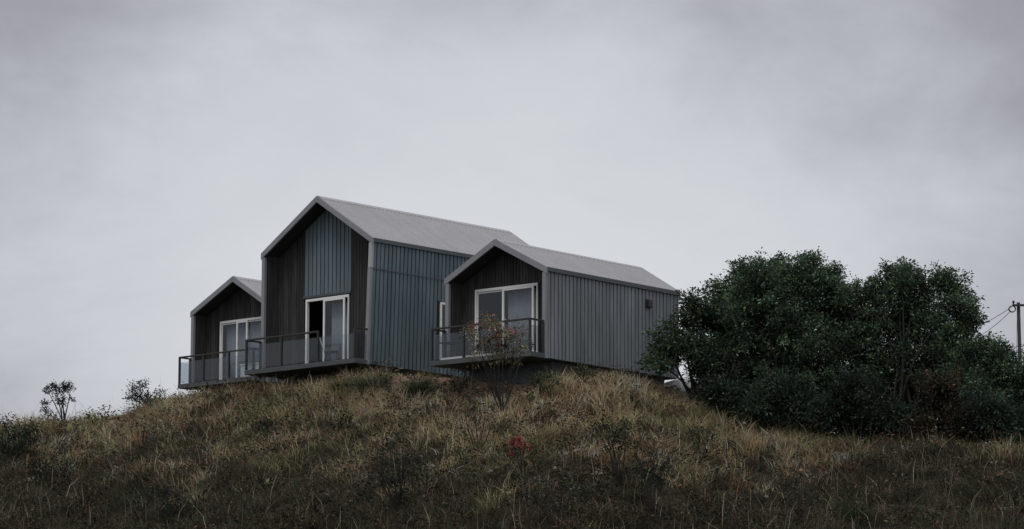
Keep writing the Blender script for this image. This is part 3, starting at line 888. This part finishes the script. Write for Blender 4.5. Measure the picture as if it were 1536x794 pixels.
def make_grass():
    x, y, z, s, u = scatter(17500)
    bare = soil_mask(x, y)
    k = RNG.random(len(x)) > bare * .8
    x, y, z, s, u = x[k], y[k], z[k], s[k], u[k]
    n1, n2, n3 = vnoise(x, y, 2.6, 3), vnoise(x, y, 0.9, 4), vnoise(x, y, 5.5, 5)
    # dryness: driest near the top and under the right house, greener downhill
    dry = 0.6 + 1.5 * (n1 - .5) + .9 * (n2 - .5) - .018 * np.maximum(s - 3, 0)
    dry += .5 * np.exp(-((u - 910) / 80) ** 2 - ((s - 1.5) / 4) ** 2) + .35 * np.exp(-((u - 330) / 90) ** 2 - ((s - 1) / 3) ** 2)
    dark = -0.06 + .6 * (n3 - .5) + .9 * (vnoise(x, y, 1.3, 15) - .5) + .068 * s + .25 * np.clip((220 - u) / 250, 0, 1) + .55 * np.clip((u - 1060) / 300, 0, 1) + .4 * np.clip((np.abs(u - 768) - 380) / 300, 0, 1) * np.clip(s / 7, 0, 1)  # darker scrub downhill and at the flanks, plus vignette put into the grass colour
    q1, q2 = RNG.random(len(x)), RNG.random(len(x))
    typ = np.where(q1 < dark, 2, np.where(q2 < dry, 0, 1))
    Vs, Fs, Cs = [], [], []
    off = 0
    nb = RNG.integers(14, 34, len(x))
    idx = np.repeat(np.arange(len(x)), nb)
    N = len(idx)
    sp = RNG.uniform(.07, .22, len(x))
    g = RNG.normal(size=(N, 2)) * sp[idx][:, None]
    px, py = x[idx] + g[:, 0], y[idx] + g[:, 1]
    P = np.stack([px, py, ground(px, py) - .02], 1)
    hc = RNG.uniform(.22, .5, len(x)) * np.where(typ == 2, .8, 1.0) * (.45 + 1.2 * vnoise(x, y, .8, 6))
    hc *= np.where(s < .6, .75, 1.0) * np.where((s < 2.2) & (x > -4.3) & (x < 1.2), .5, 1.0)
    h = hc[idx] * RNG.uniform(.55, 1.3, N)
    ld = np.concatenate([g, np.zeros((N, 1))], 1)
    ld = ld / (np.linalg.norm(ld, axis=1, keepdims=True) + 1e-6) + RNG.normal(size=(N, 3)) * [.5, .5, 0]
    wa = vnoise(x, y, 3.5, 8)[idx] * 6.3
    ld[:, 0] += .5 * np.cos(wa); ld[:, 1] += .5 * np.sin(wa)
    la = RNG.uniform(.15, 1.0, N)
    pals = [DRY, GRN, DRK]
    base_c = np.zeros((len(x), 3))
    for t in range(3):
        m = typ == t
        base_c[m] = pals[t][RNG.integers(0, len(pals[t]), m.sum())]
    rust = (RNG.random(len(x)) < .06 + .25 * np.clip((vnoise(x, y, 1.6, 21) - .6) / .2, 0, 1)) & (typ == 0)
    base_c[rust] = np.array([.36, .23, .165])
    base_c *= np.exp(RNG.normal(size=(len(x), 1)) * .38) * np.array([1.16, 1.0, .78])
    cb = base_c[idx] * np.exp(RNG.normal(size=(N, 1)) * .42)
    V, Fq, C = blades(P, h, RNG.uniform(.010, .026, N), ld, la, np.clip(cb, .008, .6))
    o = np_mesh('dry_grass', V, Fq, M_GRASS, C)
    tag(o, 'long dry brown and olive grass covering the whole slope', 'grass', kind='stuff')
    # tall seed stalks, sparse
    x, y, z, s, u = scatter(3800, s0=-.8, s1=24)
    k = RNG.random(len(x)) > soil_mask(x, y); x, y, z, s = x[k], y[k], z[k], s[k]
    n = len(x)
    P = np.stack([x, y, z], 1)
    ld = RNG.normal(size=(n, 3)) * [1, 1, 0]
    V, Fq, C = blades(P, RNG.uniform(.5, 1.15, n), RNG.uniform(.009, .016, n), ld, RNG.uniform(.1, .7, n), pick(np.concatenate([DRY, DRK * 1.1]), n, .3))
    o = np_mesh('seed_stalks', V, Fq, M_GRASS, C)
    tag(o, 'tall thin seed stalks standing above the grass', 'grass stalks', kind='stuff')
    # leafy weeds
    x, y, z, s, u = scatter(13000)
    k = (RNG.random(len(x)) > soil_mask(x, y)) & (RNG.random(len(x)) < .35 + .9 * (vnoise(x, y, 2.2, 12) - .3) + .03 * s)
    x, y, z, s, u = x[k], y[k], z[k], s[k], u[k]
    nl = RNG.integers(8, 22, len(x)); idx = np.repeat(np.arange(len(x)), nl); N = len(idx)
    hh = RNG.uniform(.18, .62, len(x))
    t = RNG.random(N)
    sp = RNG.uniform(.05, .16, len(x))[idx]
    off = RNG.normal(size=(N, 2)) * sp[:, None] * (.6 + .6 * t[:, None])
    C0 = np.stack([x[idx] + off[:, 0], y[idx] + off[:, 1], z[idx] + .08 + hh[idx] * t], 1)
    D = np.stack([off[:, 0] / sp, off[:, 1] / sp, RNG.uniform(-.1, .8, N)], 1) + RNG.normal(size=(N, 3)) * .3
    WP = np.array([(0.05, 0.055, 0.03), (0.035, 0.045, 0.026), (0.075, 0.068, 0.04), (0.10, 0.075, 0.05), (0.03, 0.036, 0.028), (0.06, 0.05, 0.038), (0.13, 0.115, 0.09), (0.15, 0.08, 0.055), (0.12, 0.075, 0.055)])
    bc = WP[RNG.integers(0, len(WP), len(x))] * np.where(RNG.random(len(x)) < .06 * s, .6, 1.1)[:, None] * np.exp(RNG.normal(size=(len(x), 1)) * .4)  # darker weeds downhill, partly vignette put into their colour
    Lh = RNG.uniform(.05, .14, len(x))[idx] * RNG.uniform(.7, 1.3, N)
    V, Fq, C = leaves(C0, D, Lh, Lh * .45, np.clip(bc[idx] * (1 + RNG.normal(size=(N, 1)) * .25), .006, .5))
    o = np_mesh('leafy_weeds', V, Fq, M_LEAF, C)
    tag(o, 'low leafy weeds growing through the grass', 'weeds', kind='stuff')


make_grass()


def tussock(u, v, w, h, label, pal, n=420):
    b = hit(u, v)
    rr = w * b[1] / F_PX / 2; hh = h * b[1] / F_PX
    a = RNG.random(n) * 6.283; r = np.sqrt(RNG.random(n)) * rr * .45
    P = np.stack([np.cos(a) * r, np.sin(a) * r, np.zeros(n)], 1)
    P[:, 2] = ground(b[0] + P[:, 0], b[1] + P[:, 1]) - b[2] - .03
    ld = np.stack([np.cos(a), np.sin(a), np.zeros(n)], 1) + RNG.normal(size=(n, 3)) * [.35, .35, 0]
    V, Fq, C = blades(P, hh * RNG.uniform(.8, 1.6, n), RNG.uniform(.012, .024, n), ld, RNG.uniform(.3, 1.0, n), pick(pal, n, .25), cur=.9)
    o = np_mesh('grass_tussock', V, Fq, M_GRASS, C)
    o.location = b
    tag(o, label, 'grass tussock', 'green tussocks below the tall house')


TP = [(0.06, 0.09, 0.05), (0.045, 0.075, 0.045), (0.10, 0.11, 0.06)]
tussock(558, 592, 62, 30, 'big green tussock left of the bare red gully', TP, 900)
tussock(627, 594, 46, 28, 'green tussock right of the bare red gully', TP, 650)
tussock(512, 588, 40, 24, 'smaller pale tussock under the front balcony of the tall house', [(0.11, 0.115, 0.06), (0.08, 0.09, 0.045)], 420)
tussock(1285, 792, 60, 46, 'strappy green clump at the bottom right', [(0.04, 0.07, 0.03), (0.06, 0.085, 0.03), (0.03, 0.05, 0.025)], 260)

# small pale flower heads
FL = [(584, 672), (646, 714), (740, 722), (839, 646), (842, 696), (862, 692), (533, 650), (1120, 648), (833, 718), (1148, 760)]
gl = 'pale wild flower head on a thin stem in the grass'
proto = None
for (u, v) in FL:
    b = hit(u, v + 14)
    if proto is None:
        proto = empty('wildflower', b)
        g = MB(); g.tube([(0, 0, 0), (.01, 0, .25), (0, .01, .52)], [.006, .005, .004], 5); g.build('stem', M_BARK, proto)
        n = 26
        a = RNG.random(n) * 6.28; el = RNG.random(n) * 1.3
        D = np.stack([np.cos(a) * np.cos(el), np.sin(a) * np.cos(el), np.sin(el)], 1)
        V, Fq, C = leaves(np.tile([0, .01, .52], (n, 1)) + D * .02, D, np.full(n, .06), np.full(n, .03), pick([(0.5, 0.47, 0.44), (0.45, 0.38, 0.36)], n, .1), 0)
        np_mesh('blossom', V, Fq, M_LEAF, C, proto)
        o = proto
    else:
        o = proto.copy(); COL.objects.link(o); o.location = b
        for ch in list(proto.children):
            c = ch.copy(); COL.objects.link(c); c.parent = o
    o.rotation_euler = (RNG.uniform(-.2, .2), RNG.uniform(-.2, .2), RNG.uniform(0, 6))
    tag(o, gl, 'flower', 'pale wild flowers on the slope')

# ------------------------------------------------------------------ kerb on the left skyline
g = MB()
pa, pb = at(140, 629.5, 131.2), at(212, 617.5, 130.2)
d = (pb - pa)
for t0, t1 in ((0, .49), (.5, 1)):
    a, b = pa + d * t0, pa + d * t1
    g.hexa([a + [0, 0, -.5], b + [0, 0, -.5], b + [0, .25, -.5], a + [0, .25, -.5]], [a, b, b + [0, .25, 0], a + [0, .25, 0]])
tag(g.build('low_wall', M_CONC, bevel=.02), 'low dark concrete wall along the left skyline', 'wall')

# ------------------------------------------------------------------ potted plants on the right balcony
def potted(p, label, leafp, n):
    o = empty('potted_plant', to_world(H_R, p), 0)
    tag(o, label, 'potted plant', 'pots on the right balcony')
    g = MB(); prof = [(0.0, .08), (.04, .085), (.16, .11), (.18, .118), (.2, .115)]
    k = 14; n0 = 0
    for z, r in prof:
        for i in range(k): g.v.append((r * math.cos(6.2832 * i / k), r * math.sin(6.2832 * i / k), z + .015))
    for j in range(len(prof) - 1):
        for i in range(k):
            q = (i + 1) % k
            g.f.append((j * k + i, j * k + q, (j + 1) * k + q, (j + 1) * k + i))
    g.f.append(tuple(range((len(prof) - 1) * k, len(prof) * k))); g.f.append(tuple(reversed(range(k))))
    g.build('pot', M_POT, o, smooth=False)
    a = RNG.random(n) * 6.28; t = RNG.random(n)
    off = np.stack([np.cos(a) * .12 * t, np.sin(a) * .12 * t, .2 + .22 * RNG.random(n)], 1)
    V, Fq, C = leaves(off, np.stack([np.cos(a), np.sin(a), .5 + t * 0], 1), RNG.uniform(.06, .12, n), RNG.uniform(.03, .06, n), pick(leafp, n, .2), .3)
    np_mesh('leaves', V, Fq, M_LEAF, C, o)

potted((3.72, -.35, 0), 'potted plant with pale leaves in the right balcony corner', [(0.3, 0.29, 0.25), (0.12, 0.13, 0.08), (0.06, 0.08, 0.045)], 70)
potted((1.6, -.25, 0), 'pot of white flowers behind the flowering sapling', [(0.6, 0.57, 0.54), (0.5, 0.46, 0.42), (0.1, 0.11, 0.06)], 60)


# ------------------------------------------------------------------ white car behind the trees
def car():
    b = np.array([7.12, 123.6, 0]); b[2] = float(ground(b[0], b[1])) 
    o = empty('car', b, R_(18))
    tag(o, 'white car parked behind the slim tree', 'car')
    # stations along the length: x, half width, sill z, belt z
    ST = [(-2.0, .62, .42, .72), (-1.9, .76, .30, .80), (-1.5, .83, .26, .88), (-.9, .85, .25, .93), (0, .86, .25, .95), (.9, .85, .25, .95), (1.6, .83, .28, .96), (1.95, .76, .34, .9), (2.05, .66, .45, .78)]
    g = MB(); k = 8
    for x, w, z0, z1 in ST:
        g.v += [(x, -w * .92, z0), (x, -w, z0 + .15), (x, -w, z1 - .14), (x, -w * .93, z1), (x, w * .93, z1), (x, w, z1 - .14), (x, w, z0 + .15), (x, w * .92, z0)]
    for i in range(len(ST) - 1):
        for j in range(k):
            q = (j + 1) % k
            g.f.append((i * k + j, i * k + q, (i + 1) * k + q, (i + 1) * k + j))
    g.f.append(tuple(range(k))); g.f.append(tuple(reversed(range((len(ST) - 1) * k, len(ST) * k))))
    body = g.build('body', M_CAR, o, bevel=.03, smooth=True)
    g = MB()
    g.hexa([(-1.0, -.76, .93), (1.7, -.76, .93), (1.7, .76, .93), (-1.0, .76, .93)], [(-.15, -.62, 1.42), (1.35, -.62, 1.42), (1.35, .62, 1.42), (-.15, .62, 1.42)])
    g.build('windows', M_CGLASS, o, bevel=.05)
    g = MB()
    g.hexa([(-.22, -.64, 1.40), (1.42, -.64, 1.40), (1.42, .64, 1.40), (-.22, .64, 1.40)], [(-.05, -.56, 1.47), (1.25, -.56, 1.47), (1.25, .56, 1.47), (-.05, .56, 1.47)])
    g.build('roof', M_CAR, o, bevel=.03)
    for sx in (-1.3, 1.25):
        for sy in (-1, 1):
            w = empty('wheel', (sx, sy * .80, .31), 0, o)
            g = MB(); g.tube([(0, -.09, 0), (0, .09, 0)], .31, 20); g.build('tyre', M_DARK, w)
            g = MB(); g.tube([(0, -.1, 0), (0, .1, 0)], .2, 16); g.build('rim', M_RIM, w)
    for sy in (-1, 1):
        g = MB(); g.box((-1.985, sy * .55 - .12, .62), (-1.86, sy * .55 + .12, .74)); g.build('headlight', M_LAMP, o, bevel=.02)
    g = MB(); g.box((-2.02, -.35, .46), (-1.93, .35, .58)); g.build('grille', M_DARK, o, bevel=.01)

car()

# ------------------------------------------------------------------ utility pole and its wires
YP = 138.0
top, bot = at(1527.5, 454, YP), at(1532, 575, YP)
pz = float(ground(bot[0], YP))
o = empty('utility_pole', (bot[0], YP, pz))
tag(o, 'dark concrete utility pole at the right edge', 'utility pole')
dx = top[0] - bot[0]
hh = top[2] - pz
g = MB(); g.tube([(0, 0, -.2), (dx * .5, 0, hh * .5), (dx, 0, hh)], [.09, .08, .065], 12); g.build('shaft', M_POLE, o, smooth=True)
g = MB(); g.box((dx - .24, -.16, hh - .16), (dx + .75, -.09, hh - .08)); ca = g.build('crossarm', M_POLE, o, bevel=.01)
for xx in (-.2, .3, .68):
    g = MB(); g.tube([(dx + xx, -.125, hh - .08), (dx + xx, -.125, hh - .02), (dx + xx, -.125, hh + .0), (dx + xx, -.125, hh + .05)], [.02, .045, .055, .03], 10); g.build('insulator', M_DARK, ca)
g = MB()
cx = at(1517, 465, YP) - np.array([bot[0], YP, pz])
ring = [(cx[0] + .125 * math.cos(t), -.2, cx[2] + .115 * math.sin(t)) for t in np.linspace(0, 6.2832, 25)]
g.tube(ring, .018, 6, cap=False); g.tube([(p[0] * 1 + .012, -.225, p[2] + .01) for p in ring], .014, 6, cap=False)
tag(g.build('cable_coil', M_DARK), 'coil of spare cable hanging beside the pole top', 'cable coil').location = o.location
def wire(a, b, sag, label, r=.011):
    g = MB(); a = np.array(a); b = np.array(b)
    g.tube([a + (b - a) * t - np.array([0, 0, sag]) * 4 * t * (1 - t) for t in np.linspace(0, 1, 15)], r, 5, cap=False)
    tag(g.build('power_line', M_DARK), label, 'power line', 'wires from the utility pole')
wire(at(1517, 461, YP - .13), at(1380, 505, 150), .35, 'upper thin wire sagging from the pole into the trees')
wire(at(1515, 468, YP - .13), at(1380, 520, 149), .55, 'lower thin wire sagging from the pole into the trees')
wire(at(1526, 462, YP - .2), at(1524, 560, YP - .3), 0.0, 'thin wire hanging straight down the pole', .006)
